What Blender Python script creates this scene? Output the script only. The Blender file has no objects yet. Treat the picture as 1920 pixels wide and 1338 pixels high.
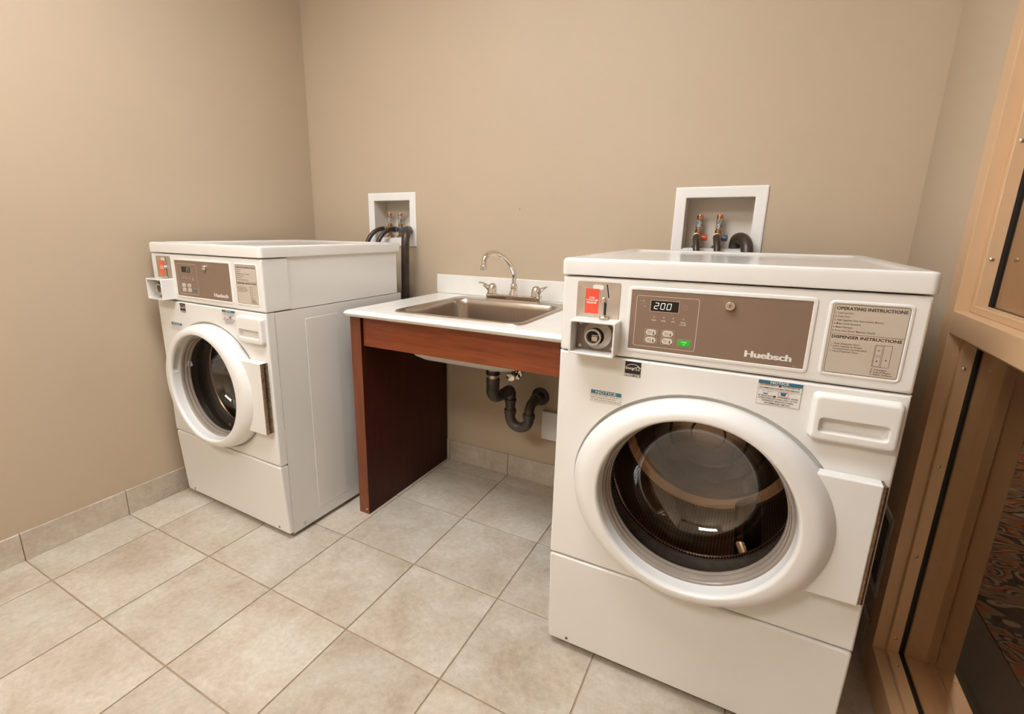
import bpy, bmesh, math, random
from mathutils import Vector, Matrix
random.seed(7)
PI = math.pi
SC = bpy.context.scene
COL = SC.collection

# ------------------------------------------------------------------ camera
cam_d = bpy.data.cameras.new('camera'); cam = bpy.data.objects.new('camera', cam_d); COL.objects.link(cam)
F, PU, PV = 912.757, 904.909, 652.376
YAW, PITCH, ROLL = 0.5030, -0.2386, 0.0120
cam_d.sensor_width = 36.0; cam_d.sensor_fit = 'HORIZONTAL'
cam_d.lens = F / 1920 * 36.0
cam_d.shift_x = (960 - PU) / 1920
cam_d.shift_y = (PV - 669) / 1920
cam_d.clip_start = 0.01
fw = Vector((-math.sin(YAW) * math.cos(PITCH), math.cos(YAW) * math.cos(PITCH), math.sin(PITCH)))
rt = Vector((math.cos(YAW), math.sin(YAW), 0)); up = rt.cross(fw)
r2 = math.cos(ROLL) * rt + math.sin(ROLL) * up; u2 = -math.sin(ROLL) * rt + math.cos(ROLL) * up
cam.matrix_world = Matrix(((r2.x, u2.x, -fw.x, 2.1756), (r2.y, u2.y, -fw.y, -1.9958), (r2.z, u2.z, -fw.z, 1.1772), (0, 0, 0, 1)))
SC.camera = cam

# ------------------------------------------------------------------ world, exposure, light colours
w = bpy.data.worlds.new('world'); SC.world = w; w.use_nodes = True
w.node_tree.nodes['Background'].inputs[0].default_value = (0.9, 0.8, 0.7, 1)
w.node_tree.nodes['Background'].inputs[1].default_value = 0.02
SC.view_settings.view_transform = 'Standard'; SC.view_settings.look = 'None'
SC.view_settings.exposure = 0.13; SC.view_settings.gamma = 1.0; SC.view_settings.use_curve_mapping = False
TROFFERS = [(1.28, -1.48, 20.0, (0.96, 1.0, 1.06)), (0.95, -3.00, 22.0, (1.0, 0.98, 0.94))]      # x, y, strength, colour
HALL_FILL = 200.0
CEIL = 2.62
RX, BY = 2.592, -3.9                                     # right wall, wall behind the viewer

# ------------------------------------------------------------------ materials
MATS = {}
def mat(name, col, rough=0.5, metal=0.0, coat=0.0, spec=0.5, var=0.0, vscale=8.0, col2=None, bump=0.0, bscale=60.0, stretch=None, detail=4.0, emit=None, estr=1.0):
    m = bpy.data.materials.new(name); m.use_nodes = True; MATS[name] = m
    nt = m.node_tree; N = nt.nodes; L = nt.links; p = N['Principled BSDF']
    p.inputs['Base Color'].default_value = (*col, 1); p.inputs['Roughness'].default_value = rough
    p.inputs['Metallic'].default_value = metal; p.inputs['Coat Weight'].default_value = coat; p.inputs['Coat Roughness'].default_value = 0.08
    p.inputs['Specular IOR Level'].default_value = spec
    tc = N.new('ShaderNodeTexCoord'); mp = N.new('ShaderNodeMapping'); L.new(tc.outputs['Object'], mp.inputs['Vector'])
    if stretch: mp.inputs['Scale'].default_value = stretch
    nz = N.new('ShaderNodeTexNoise'); nz.inputs['Scale'].default_value = vscale; nz.inputs['Detail'].default_value = detail
    L.new(mp.outputs[0], nz.inputs['Vector'])
    c2 = col2 if col2 else tuple(max(0, c * (1 - var)) for c in col)
    mx = N.new('ShaderNodeMix'); mx.data_type = 'RGBA'
    rp = N.new('ShaderNodeMapRange'); rp.inputs['From Min'].default_value = 0.35; rp.inputs['From Max'].default_value = 0.65
    L.new(nz.outputs['Fac'], rp.inputs['Value']); L.new(rp.outputs[0], mx.inputs['Factor'])
    mx.inputs['A'].default_value = (*col, 1); mx.inputs['B'].default_value = (*c2, 1)
    L.new(mx.outputs['Result'], p.inputs['Base Color'])
    if bump:
        n2 = N.new('ShaderNodeTexNoise'); n2.inputs['Scale'].default_value = bscale; n2.inputs['Detail'].default_value = 3
        L.new(mp.outputs[0], n2.inputs['Vector'])
        b = N.new('ShaderNodeBump'); b.inputs['Strength'].default_value = bump; b.inputs['Distance'].default_value = 0.002
        L.new(n2.outputs['Fac'], b.inputs['Height']); L.new(b.outputs[0], p.inputs['Normal'])
    if emit:
        p.inputs['Emission Color'].default_value = (*emit, 1); p.inputs['Emission Strength'].default_value = estr
    return m

mat('wall_paint', (0.51, 0.405, 0.288), 0.55, var=0.03, vscale=1.5, bump=0.15, bscale=220, spec=0.3)
mat('ceiling_paint', (0.86, 0.85, 0.83), 0.8, var=0.03, bump=0.1)
mat('grout', (0.40, 0.28, 0.185), 0.85, var=0.25, vscale=25)
mat('enamel', (0.79, 0.772, 0.735), 0.22, coat=0.5, var=0.012, vscale=3)
mat('door_plastic', (0.79, 0.772, 0.735), 0.28, coat=0.35, var=0.012, vscale=3)
mat('brown_plate', (0.245, 0.165, 0.115), 0.42, var=0.06, vscale=3, spec=0.4)
mat('coin_steel', (0.60, 0.53, 0.45), 0.42, metal=0.75, var=0.12, vscale=30)
mat('chrome', (0.80, 0.76, 0.72), 0.10, metal=1.0, var=0.04)
mat('coin_back', (0.24, 0.19, 0.15), 0.4, metal=0.6, var=0.2, vscale=40)
mat('cast_steel', (0.70, 0.63, 0.56), 0.33, metal=0.7, var=0.2, vscale=40)
mat('sink_steel', (0.50, 0.43, 0.37), 0.28, metal=1.0, var=0.08, vscale=10, stretch=(40, 2, 2))
mat('sink_coating', (0.62, 0.60, 0.56), 0.7, var=0.05)
mat('black_slot', (0.012, 0.010, 0.009), 0.6)
mat('rubber', (0.022, 0.016, 0.013), 0.45, var=0.2, vscale=30)
mat('hose_rubber', (0.055, 0.035, 0.025), 0.38, var=0.35, vscale=40, bump=0.1, bscale=200)
mat('gasket', (0.05, 0.042, 0.036), 0.5, var=0.2)
mat('retainer', (0.32, 0.27, 0.225), 0.15, coat=0.4, var=0.15, vscale=12)
mat('abs_pipe', (0.085, 0.068, 0.058), 0.42, var=0.25, vscale=25)
mat('label_green', (0.05, 0.16, 0.05), 0.5, var=0.2)
mat('copper', (0.80, 0.38, 0.19), 0.25, metal=1.0, var=0.15, vscale=60)
mat('brass', (0.52, 0.36, 0.22), 0.35, metal=1.0, var=0.25, vscale=60)
mat('print_sleeve', (0.62, 0.60, 0.58), 0.35, metal=0.4, col2=(0.10, 0.09, 0.10), vscale=160)
mat('knob_red', (0.62, 0.07, 0.015), 0.4, var=0.1)
mat('knob_blue', (0.06, 0.10, 0.16), 0.4, var=0.1)
mat('box_plastic', (0.82, 0.80, 0.76), 0.45, var=0.03)
mat('box_inside', (0.70, 0.63, 0.54), 0.55, var=0.06, vscale=10)
mat('laminate', (0.82, 0.79, 0.73), 0.25, coat=0.25, var=0.05, vscale=14)
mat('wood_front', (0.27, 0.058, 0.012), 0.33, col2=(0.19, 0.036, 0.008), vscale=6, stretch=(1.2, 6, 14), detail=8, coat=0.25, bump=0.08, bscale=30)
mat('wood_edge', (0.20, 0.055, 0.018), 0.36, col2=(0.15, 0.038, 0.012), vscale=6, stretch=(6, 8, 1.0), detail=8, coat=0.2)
mat('wood_side_shaded', (0.055, 0.0075, 0.0025), 0.5, col2=(0.038, 0.0045, 0.0015), vscale=6, stretch=(6, 8, 1.0), detail=8, spec=0.25)  # same cherry wood, with the shade under the worktop darkened into its colour
mat('frame_paint', (0.62, 0.40, 0.225), 0.42, var=0.05, vscale=5, coat=0.1)
mat('vent_slat', (0.16, 0.14, 0.12), 0.5, var=0.1)
mat('vent_paint', (0.56, 0.53, 0.49), 0.5, var=0.08)
mat('screw_metal', (0.62, 0.52, 0.40), 0.35, metal=1.0, var=0.1)
mat('hinge_metal', (0.42, 0.31, 0.22), 0.32, metal=1.0, var=0.45, vscale=120)
mat('white_print', (0.80, 0.76, 0.70), 0.5)
mat('pale_line', (0.66, 0.55, 0.44), 0.5)
mat('dim_line', (0.40, 0.31, 0.24), 0.5)
mat('dark_print', (0.055, 0.035, 0.026), 0.55)
mat('mid_print', (0.14, 0.095, 0.07), 0.55)
mat('label_grey', (0.56, 0.485, 0.395), 0.5, var=0.03)
mat('sticker_white', (0.76, 0.73, 0.68), 0.5, var=0.02)
mat('sticker_black', (0.020, 0.012, 0.011), 0.5)
mat('sticker_blue', (0.035, 0.16, 0.245), 0.45, var=0.1)
mat('sticker_orange', (0.75, 0.22, 0.08), 0.5)
mat('label_red', (0.78, 0.085, 0.04), 0.5, var=0.05)
mat('label_orange', (0.80, 0.13, 0.045), 0.5, var=0.05)
mat('button_cream', (0.70, 0.63, 0.54), 0.45)
mat('button_green', (0.01, 0.30, 0.02), 0.4, emit=(0.01, 0.5, 0.03), estr=0.35)
mat('button_blue', (0.10, 0.14, 0.17), 0.4)
mat('green_text', (0.3, 0.9, 0.3), 0.4, emit=(0.3, 0.9, 0.3), estr=0.4)
mat('screen_black', (0.016, 0.011, 0.009), 0.15)
mat('digit_lit', (0.7, 0.72, 0.68), 0.4, emit=(0.85, 0.9, 0.85), estr=0.75)
mat('digit_dim', (0.35, 0.38, 0.33), 0.4, emit=(0.6, 0.7, 0.6), estr=0.25)
mat('hall_wall', (0.66, 0.49, 0.34), 0.6, var=0.04)
mat('hall_carpet_plain', (0.026, 0.024, 0.022), 0.95, var=0.3, vscale=60, bump=0.4, bscale=400)
mat('lamp_housing', (0.8, 0.8, 0.78), 0.5)
mat('spot', (0.10, 0.06, 0.04), 0.8)

def tile_material():
    m = bpy.data.materials.new('travertine_tile'); m.use_nodes = True; MATS['tile'] = m
    nt = m.node_tree; N = nt.nodes; L = nt.links; p = N['Principled BSDF']
    p.inputs['Roughness'].default_value = 0.42; p.inputs['Specular IOR Level'].default_value = 0.4
    tc = N.new('ShaderNodeTexCoord'); oi = N.new('ShaderNodeObjectInfo')
    ml = N.new('ShaderNodeVectorMath'); ml.operation = 'MULTIPLY_ADD'
    cb = N.new('ShaderNodeCombineXYZ')
    for i in range(3): L.new(oi.outputs['Random'], cb.inputs[i])
    ml.inputs[1].default_value = (37, 53, 71); L.new(cb.outputs[0], ml.inputs[0]); L.new(tc.outputs['Object'], ml.inputs[2])
    a = N.new('ShaderNodeTexNoise'); a.inputs['Scale'].default_value = 4.5; a.inputs['Detail'].default_value = 12; a.inputs['Roughness'].default_value = 0.72; a.inputs['Distortion'].default_value = 0.35
    L.new(ml.outputs[0], a.inputs['Vector'])
    r = N.new('ShaderNodeValToRGB'); e = r.color_ramp.elements
    e[0].position = 0.36; e[0].color = (0.485, 0.395, 0.295, 1); e[1].position = 0.62; e[1].color = (0.665, 0.595, 0.495, 1)
    x = r.color_ramp.elements.new(0.47); x.color = (0.575, 0.49, 0.385, 1)
    L.new(a.outputs['Fac'], r.inputs[0])
    b = N.new('ShaderNodeTexNoise'); b.inputs['Scale'].default_value = 60; b.inputs['Detail'].default_value = 5; b.inputs['Roughness'].default_value = 0.7
    L.new(ml.outputs[0], b.inputs['Vector'])
    mr = N.new('ShaderNodeMapRange'); mr.inputs['From Min'].default_value = 0.3; mr.inputs['From Max'].default_value = 0.7; mr.inputs['To Min'].default_value = 0.86; mr.inputs['To Max'].default_value = 1.10
    L.new(b.outputs['Fac'], mr.inputs['Value'])
    t = N.new('ShaderNodeMapRange'); t.inputs['To Min'].default_value = 0.84; t.inputs['To Max'].default_value = 0.94; L.new(oi.outputs['Random'], t.inputs['Value'])
    mm = N.new('ShaderNodeMath'); mm.operation = 'MULTIPLY'; L.new(mr.outputs[0], mm.inputs[0]); L.new(t.outputs[0], mm.inputs[1])
    v = N.new('ShaderNodeVectorMath'); v.operation = 'SCALE'; L.new(r.outputs[0], v.inputs[0]); L.new(mm.outputs[0], v.inputs['Scale'])
    L.new(v.outputs[0], p.inputs['Base Color'])
    bp = N.new('ShaderNodeBump'); bp.inputs['Strength'].default_value = 0.12; bp.inputs['Distance'].default_value = 0.002
    L.new(a.outputs['Fac'], bp.inputs['Height']); L.new(bp.outputs[0], p.inputs['Normal'])
tile_material()

def carpet_material():
    m = bpy.data.materials.new('patterned_carpet'); m.use_nodes = True; MATS['carpet'] = m
    nt = m.node_tree; N = nt.nodes; L = nt.links; p = N['Principled BSDF']; p.inputs['Roughness'].default_value = 0.95; p.inputs['Specular IOR Level'].default_value = 0.1
    tc = N.new('ShaderNodeTexCoord'); mp = N.new('ShaderNodeMapping'); mp.inputs['Scale'].default_value = (3.4, 6.5, 1)
    L.new(tc.outputs['Object'], mp.inputs['Vector'])
    n = N.new('ShaderNodeTexNoise'); n.inputs['Scale'].default_value = 1.3; n.inputs['Detail'].default_value = 0.6; n.inputs['Distortion'].default_value = 1.0
    L.new(mp.outputs[0], n.inputs['Vector'])
    ms = N.new('ShaderNodeMath'); ms.operation = 'MULTIPLY'; ms.inputs[1].default_value = 7.0; L.new(n.outputs['Fac'], ms.inputs[0])
    fr = N.new('ShaderNodeMath'); fr.operation = 'FRACT'; L.new(ms.outputs[0], fr.inputs[0])
    r = N.new('ShaderNodeValToRGB'); r.color_ramp.interpolation = 'CONSTANT'; e = r.color_ramp.elements
    e[0].position = 0; e[0].color = (0.016, 0.013, 0.012, 1); e[1].position = 0.85; e[1].color = (0.105, 0.088, 0.075, 1)
    for pos, c in ((0.22, (0.13, 0.11, 0.092, 1)), (0.42, (0.022, 0.016, 0.014, 1)), (0.60, (0.15, 0.032, 0.008, 1)), (0.74, (0.09, 0.055, 0.03, 1))):
        x = e.new(pos); x.color = c
    L.new(fr.outputs[0], r.inputs[0])
    wv = N.new('ShaderNodeTexWave'); wv.bands_direction = 'Y'; wv.inputs['Scale'].default_value = 45
    L.new(tc.outputs['Object'], wv.inputs['Vector'])
    mr = N.new('ShaderNodeMapRange'); mr.inputs['To Min'].default_value = 0.6; mr.inputs['To Max'].default_value = 1.1; L.new(wv.outputs['Fac'], mr.inputs['Value'])
    v = N.new('ShaderNodeVectorMath'); v.operation = 'SCALE'; L.new(r.outputs[0], v.inputs[0]); L.new(mr.outputs[0], v.inputs['Scale'])
    L.new(v.outputs[0], p.inputs['Base Color'])
carpet_material()

def thin_glass(name, tint, rough=0.0, f0=0.04):
    m = bpy.data.materials.new(name); m.use_nodes = True; MATS[name] = m
    nt = m.node_tree; N = nt.nodes; L = nt.links; N.remove(N['Principled BSDF']); out = N['Material Output']
    tr = N.new('ShaderNodeBsdfTransparent'); tr.inputs[0].default_value = (*tint, 1)
    gl = N.new('ShaderNodeBsdfGlossy'); gl.inputs['Roughness'].default_value = rough; gl.inputs[0].default_value = (1, 1, 1, 1)
    f = N.new('ShaderNodeLayerWeight'); f.inputs['Blend'].default_value = 0.5
    pw = N.new('ShaderNodeMath'); pw.operation = 'POWER'; pw.inputs[1].default_value = 5.0; L.new(f.outputs['Facing'], pw.inputs[0])
    mu = N.new('ShaderNodeMath'); mu.operation = 'MULTIPLY_ADD'; mu.inputs[1].default_value = 1 - f0; mu.inputs[2].default_value = f0; mu.use_clamp = True; L.new(pw.outputs[0], mu.inputs[0])
    mx = N.new('ShaderNodeMixShader'); L.new(mu.outputs[0], mx.inputs[0]); L.new(tr.outputs[0], mx.inputs[1]); L.new(gl.outputs[0], mx.inputs[2])
    L.new(mx.outputs[0], out.inputs['Surface'])
thin_glass('pane_glass', (0.88, 0.85, 0.81), 0.0, 0.03)
thin_glass('bowl_glass', (0.88, 0.82, 0.76), 0.0, 0.11)

def drum_material():
    m = bpy.data.materials.new('drum_steel'); m.use_nodes = True; MATS['drum'] = m
    nt = m.node_tree; N = nt.nodes; L = nt.links; p = N['Principled BSDF']; p.inputs['Metallic'].default_value = 1.0; p.inputs['Roughness'].default_value = 0.28
    tc = N.new('ShaderNodeTexCoord'); s = N.new('ShaderNodeSeparateXYZ'); L.new(tc.outputs['Object'], s.inputs[0])
    at = N.new('ShaderNodeMath'); at.operation = 'ARCTAN2'; L.new(s.outputs['X'], at.inputs[0]); L.new(s.outputs['Z'], at.inputs[1])
    def fr(sock, k):
        a = N.new('ShaderNodeMath'); a.operation = 'MULTIPLY'; a.inputs[1].default_value = k; L.new(sock, a.inputs[0])
        b = N.new('ShaderNodeMath'); b.operation = 'FRACT'; L.new(a.outputs[0], b.inputs[0])
        c = N.new('ShaderNodeMath'); c.operation = 'SUBTRACT'; c.inputs[1].default_value = 0.5; L.new(b.outputs[0], c.inputs[0])
        d = N.new('ShaderNodeMath'); d.operation = 'MULTIPLY'; L.new(c.outputs[0], d.inputs[0]); L.new(c.outputs[0], d.inputs[1]); return d.outputs[0]
    ad = N.new('ShaderNodeMath'); ad.operation = 'ADD'; L.new(fr(at.outputs[0], 30.0), ad.inputs[0]); L.new(fr(s.outputs['Y'], 110.0), ad.inputs[1])
    lt = N.new('ShaderNodeMath'); lt.operation = 'LESS_THAN'; lt.inputs[1].default_value = 0.07; L.new(ad.outputs[0], lt.inputs[0])
    mx = N.new('ShaderNodeMix'); mx.data_type = 'RGBA'; L.new(lt.outputs[0], mx.inputs['Factor'])
    mx.inputs['A'].default_value = (0.32, 0.24, 0.175, 1); mx.inputs['B'].default_value = (0.03, 0.02, 0.015, 1)
    L.new(mx.outputs['Result'], p.inputs['Base Color'])
drum_material()
mat('drum_plain', (0.34, 0.26, 0.195), 0.2, metal=1.0, var=0.15, vscale=6)

# ------------------------------------------------------------------ geometry helpers
class B:
    def __init__(s): s.bm = bmesh.new()
    def box(s, x0, x1, y0, y1, z0, z1, bev=0.0, seg=2, skip=()):
        bm = s.bm
        v = [bm.verts.new((x, y, z)) for x in (x0, x1) for y in (y0, y1) for z in (z0, z1)]
        fs = {'x0': (0, 1, 3, 2), 'x1': (4, 6, 7, 5), 'y0': (0, 4, 5, 1), 'y1': (2, 3, 7, 6), 'z0': (0, 2, 6, 4), 'z1': (1, 5, 7, 3)}
        nf = [bm.faces.new([v[i] for i in q]) for k, q in fs.items() if k not in skip]
        if bev:
            ed = list({e for f in nf for e in f.edges})
            bmesh.ops.bevel(bm, geom=ed, offset=bev, segments=seg, profile=0.5, affect='EDGES')
        return s
    def loft(s, loops, closev=False, cap0=False, cap1=False):
        bm = s.bm; R = [[bm.verts.new(p) for p in l] for l in loops]; n = len(R[0])
        pairs = list(zip(R[:-1], R[1:])) + ([(R[-1], R[0])] if closev else [])
        for a, b in pairs:
            for i in range(n):
                j = (i + 1) % n
                try: bm.faces.new((a[i], a[j], b[j], b[i]))
                except ValueError: pass
        if cap0: bm.faces.new(list(reversed(R[0])))
        if cap1: bm.faces.new(R[-1])
        return s
    def lathe(s, prof, o=(0, 0, 0), axis='Y', seg=48, closev=False, sx=1.0):
        loops = []
        for r, h in prof:
            r = max(r, 1e-5); l = []
            for i in range(seg):
                t = 2 * PI * i / seg; a, b = r * math.cos(t) * sx, r * math.sin(t)
                q = {'Y': (a, h, b), 'Z': (a, b, h), 'X': (h, a, b)}[axis]
                l.append((o[0] + q[0], o[1] + q[1], o[2] + q[2]))
            loops.append(l)
        return s.loft(loops, closev)
    def tube(s, pts, r, seg=14, smooth=6, cap=True, radii=None):
        P = [Vector(p) for p in pts]
        if smooth and len(P) > 2:
            Q = []; RR = []
            E = [P[0] * 2 - P[1]] + P + [P[-1] * 2 - P[-2]]
            for i in range(1, len(E) - 2):
                for k in range(smooth):
                    t = k / smooth; a, b, c, d = E[i - 1], E[i], E[i + 1], E[i + 2]
                    Q.append(0.5 * ((2 * b) + (c - a) * t + (2 * a - 5 * b + 4 * c - d) * t * t + (3 * b - a - 3 * c + d) * t ** 3))
                    if radii: RR.append(radii[i - 1] * (1 - t) + radii[i] * t)
            Q.append(P[-1])
            if radii: RR.append(radii[-1])
        else: Q = P; RR = radii
        T = []
        for i in range(len(Q)):
            a = Q[max(i - 1, 0)]; b = Q[min(i + 1, len(Q) - 1)]; T.append((b - a).normalized())
        n = T[0].orthogonal().normalized(); loops = []
        for i, q in enumerate(Q):
            n = (n - T[i] * n.dot(T[i])).normalized(); bi = T[i].cross(n); rr = RR[i] if RR else r
            loops.append([q + rr * (math.cos(2 * PI * k / seg) * n + math.sin(2 * PI * k / seg) * bi) for k in range(seg)])
        return s.loft(loops, cap0=cap, cap1=cap)
    def poly(s, pts):
        s.bm.faces.new([s.bm.verts.new(p) for p in pts]); return s
    def rectY(s, x0, x1, z0, z1, y):           # a flat print facing -Y
        return s.poly([(x0, y, z0), (x1, y, z0), (x1, y, z1), (x0, y, z1)])
    def frameY(s, x0, x1, z0, z1, t, y, r=0.0, n=4):
        a = rr(x0, x1, z0, z1, r, n); b = rr(x0 + t, x1 - t, z0 + t, z1 - t, max(r - t, 0.0002), n)
        return s.loft([[(p[0], y, p[1]) for p in a], [(p[0], y, p[1]) for p in b]])
    def text(s, body, x, z, h, y, wd=None, bold=0.0, align='L', slant=0.0, res=2):
        cu = bpy.data.curves.new('t', 'FONT'); cu.body = body; cu.size = 1.0; cu.offset = bold; cu.resolution_u = res; cu.fill_mode = 'FRONT'
        ob = bpy.data.objects.new('t', cu); me = bpy.data.meshes.new_from_object(ob)
        co = [v.co.copy() for v in me.vertices]
        if co:
            xa = min(c.x for c in co); xb = max(c.x for c in co); k = h / 0.70
            W = (xb - xa) * k; kx = k if wd is None else k * wd / W; W = (xb - xa) * kx
            ox = x - (0 if align == 'L' else W / 2 if align == 'C' else W)
            vs = [s.bm.verts.new((ox + (c.x - xa) * kx + slant * c.y * k, y, z + c.y * k)) for c in co]
            for f in me.polygons:
                try: s.bm.faces.new([vs[i] for i in f.vertices])
                except ValueError: pass
        bpy.data.objects.remove(ob); bpy.data.curves.remove(cu); bpy.data.meshes.remove(me)
        return s
    def obj(s, name, m, parent=None, loc=None, ang=35, label=None, rec=True, wn=True):
        bm = s.bm
        if rec: bmesh.ops.recalc_face_normals(bm, faces=bm.faces)
        if loc: bmesh.ops.translate(bm, verts=bm.verts, vec=[-c for c in loc])
        me = bpy.data.meshes.new(name); bm.to_mesh(me); bm.free()
        me.materials.append(MATS[m]); me.polygons.foreach_set('use_smooth', [True] * len(me.polygons))
        me.set_sharp_from_angle(angle=math.radians(ang))
        o = bpy.data.objects.new(name, me); COL.objects.link(o)
        if len(me.polygons) > 6 and wn: md = o.modifiers.new('weighted_normal', 'WEIGHTED_NORMAL'); md.keep_sharp = True
        if parent: o.parent = parent
        if loc: o.location = loc
        if label: o['label'] = label
        return o
def rr(x0, x1, y0, y1, r, n=6):
    if r <= 0: r = 1e-4
    out = []
    for cx, cy, a in ((x1 - r, y1 - r, 0), (x0 + r, y1 - r, 90), (x0 + r, y0 + r, 180), (x1 - r, y0 + r, 270)):
        for i in range(n + 1):
            t = math.radians(a + 90 * i / n); out.append((cx + r * math.cos(t), cy + r * math.sin(t)))
    return out
def tag(o, label, cat, group=None):
    o['label'] = label; o['category'] = cat
    if group: o['group'] = group
    return o
def thing(name, label, cat, loc=(0, 0, 0), rz=0.0, group=None):
    o = bpy.data.objects.new(name, None); COL.objects.link(o); o.location = loc; o.rotation_euler = (0, 0, rz); o.empty_display_size = 0.1
    return tag(o, label, cat, group)
def struct(o): o['kind'] = 'structure'; return o
def copy_tree(o, parent=None):
    c = o.copy(); COL.objects.link(c); c.parent = parent
    for ch in list(o.children): copy_tree(ch, c)
    return c

# ------------------------------------------------------------------ the room
OX, OY, T = 0.213, -0.0955, 0.3395
b = B(); b.box(0, RX, BY, 0, -0.10, -0.003); floor = struct(b.obj('floor', 'grout'))
G = 0.0020
cache = {}
def tile_mesh(w_, d_):
    k = (round(w_, 4), round(d_, 4))
    if k not in cache:
        t = B(); t.box(-w_ / 2, w_ / 2, -d_ / 2, d_ / 2, -0.0032, 0.0, bev=0.0012, seg=1); o = t.obj('tile', 'tile'); cache[k] = o.data; bpy.data.objects.remove(o)
    return cache[k]
xs = [0.0] + [OX + i * T for i in range(8) if OX + i * T < RX] + [RX]
ys = [0.0] + [OY - j * T for j in range(12) if OY - j * T > BY] + [BY]
for i in range(len(xs) - 1):
    for j in range(len(ys) - 1):
        x0, x1, y1, y0 = xs[i] + G, xs[i + 1] - G, ys[j] - G, ys[j + 1] + G
        o = bpy.data.objects.new('tile', tile_mesh(x1 - x0, y1 - y0)); COL.objects.link(o); o.parent = floor; o.location = ((x0 + x1) / 2, (y0 + y1) / 2, 0)

def grid_wall(name, us, vs, holes, fn, m='wall_paint'):
    t = B()
    for i in range(len(us) - 1):
        for j in range(len(vs) - 1):
            c = ((us[i] + us[i + 1]) / 2, (vs[j] + vs[j + 1]) / 2)
            if any(h[0] < c[0] < h[1] and h[2] < c[1] < h[3] for h in holes): continue
            for d in (0, 1): t.poly([fn(us[i + a], vs[j + b_], d) for a, b_ in ((0, 0), (1, 0), (1, 1), (0, 1))])
    return struct(t.obj(name, m, rec=False))
BX = [(0.401, 1.0905), (1.8875, 1.077)]                    # washer outlet boxes: left, bottom
BW, BH, BF = 0.2985, 0.2592, 0.038
hol = [(x + 0.02, x + BW - 0.02, z + 0.02, z + BH - 0.02) for x, z in BX]
us = sorted({-0.1, RX + 0.1, *[h[0] for h in hol], *[h[1] for h in hol]}); vs = sorted({-0.1, CEIL + .1, *[h[2] for h in hol], *[h[3] for h in hol]})
grid_wall('wall_back', us, vs, hol, lambda u, v, d: (u, d * 0.13, v))
WY0, WY1, WZ1 = -1.75, -0.495, 2.15                        # opening of the interior window
grid_wall('wall_right', sorted([BY, WY0, WY1, 0.13]), [-0.1, 0.0, WZ1, CEIL + .1], [(WY0, WY1, 0.0, WZ1)], lambda u, v, d: (RX + d * 0.13, u, v))
b = B(); b.box(-0.1, 0, BY - .1, 0.13, -0.1, CEIL + .1); struct(b.obj('wall_left', 'wall_paint'))
b = B(); b.box(-0.1, RX + .1, BY - .1, BY, -0.1, CEIL + .1); struct(b.obj('wall_front', 'wall_paint'))
b = B(); b.box(-0.1, RX + .13, BY - .1, 0.13, CEIL, CEIL + .1); struct(b.obj('ceiling', 'ceiling_paint'))

# tile baseboards, one tile at a time
BBH = 0.108
def baseboard(name, cuts, fn):
    base = None
    for a, c in zip(cuts[:-1], cuts[1:]):
        a, c = sorted((a, c))
        if c - a < 0.02: continue
        t = B(); (x0, x1, y0, y1) = fn(a + 0.0015, c - 0.0015); t.box(x0, x1, y0, y1, 0.0, BBH, bev=0.0015, seg=1)
        ctr = ((x0 + x1) / 2, (y0 + y1) / 2, BBH / 2)
        if base is None:
            q = B(); (p0, p1, p2, p3) = fn(min(cuts), max(cuts))
            if name in ('baseboard_left',): q.box(0, 0.005, p2, p3, 0, BBH - .002)
            elif name == 'baseboard_right': q.box(RX - .005, RX, p2, p3, 0, BBH - .002)
            else: q.box(p0, p1, -0.005, 0, 0, BBH - .002)
            base = struct(q.obj(name, 'grout'))
        t.obj('tile', 'tile', base, loc=ctr)
baseboard('baseboard_back', [x for x in xs], lambda a, c: (a, c, -0.010, -0.001))
baseboard('baseboard_left', [-0.012] + ys[1:], lambda a, c: (0.001, 0.010, a, c))
baseboard('baseboard_right', [-0.012, OY, OY - T, -0.473], lambda a, c: (RX - 0.010, RX - 0.001, a, c))

# ---------------------------------------------------------- interior window in the right wall
win = bpy.data.objects.new('window_1', None); COL.objects.link(win); struct(win); win.location = (RX, -1.1, 0)
win['label'] = 'tan painted metal window frame with a mid rail, looking into a carpeted hall'
FX0, FX1 = RX - 0.012, 2.748           # room face and hall face of the frame
YI, YO = -0.530, -0.475                # inner and outer edge of the left jamb
YI2, YO2 = WY0 + 0.035, WY0 - 0.02
WIN_LOC = (RX, -1.1, 0)
def wpart(bm_, name, m): 
    bmesh.ops.translate(bm_.bm, verts=bm_.bm.verts, vec=[-c for c in WIN_LOC]); return bm_.obj(name, m, win)
b = B(); b.box(FX0, FX1, YI, YO, 0, 2.19, bev=0.002); wpart(b, 'jamb', 'frame_paint')
b = B(); b.box(FX0, FX1, YO2, YI2, 0, 2.19, bev=0.002); wpart(b, 'jamb', 'frame_paint')
b = B(); b.box(FX0, FX1, YI2, YI, 0, 0.100, bev=0.002); wpart(b, 'bottom_rail', 'frame_paint')
b = B(); b.box(FX0, FX1, YI2, YI, 0.962, 1.012, bev=0.002); wpart(b, 'mid_rail', 'frame_paint')
b = B(); b.box(FX0, FX1, YI2, YI, 2.135, 2.19, bev=0.002); wpart(b, 'top_rail', 'frame_paint')
GX = 2.636
def bead(x0, x1, side):
    t = 0.016
    for z0, z1 in ((0.100, 0.962), (1.012, 2.135)):
        for q in ((YI - t, YI, z0, z1), (YI2, YI2 + t, z0, z1), (YI2 + t, YI - t, z0, z0 + t), (YI2 + t, YI - t, z1 - t, z1)):
            b = B(); b.box(x0, x1, *q, bev=0.0012, seg=1); wpart(b, 'glazing_bead', 'frame_paint')
bead(FX0 + 0.026, GX - 0.006, 0); bead(GX + 0.006, FX1 - 0.045, 1)
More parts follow.
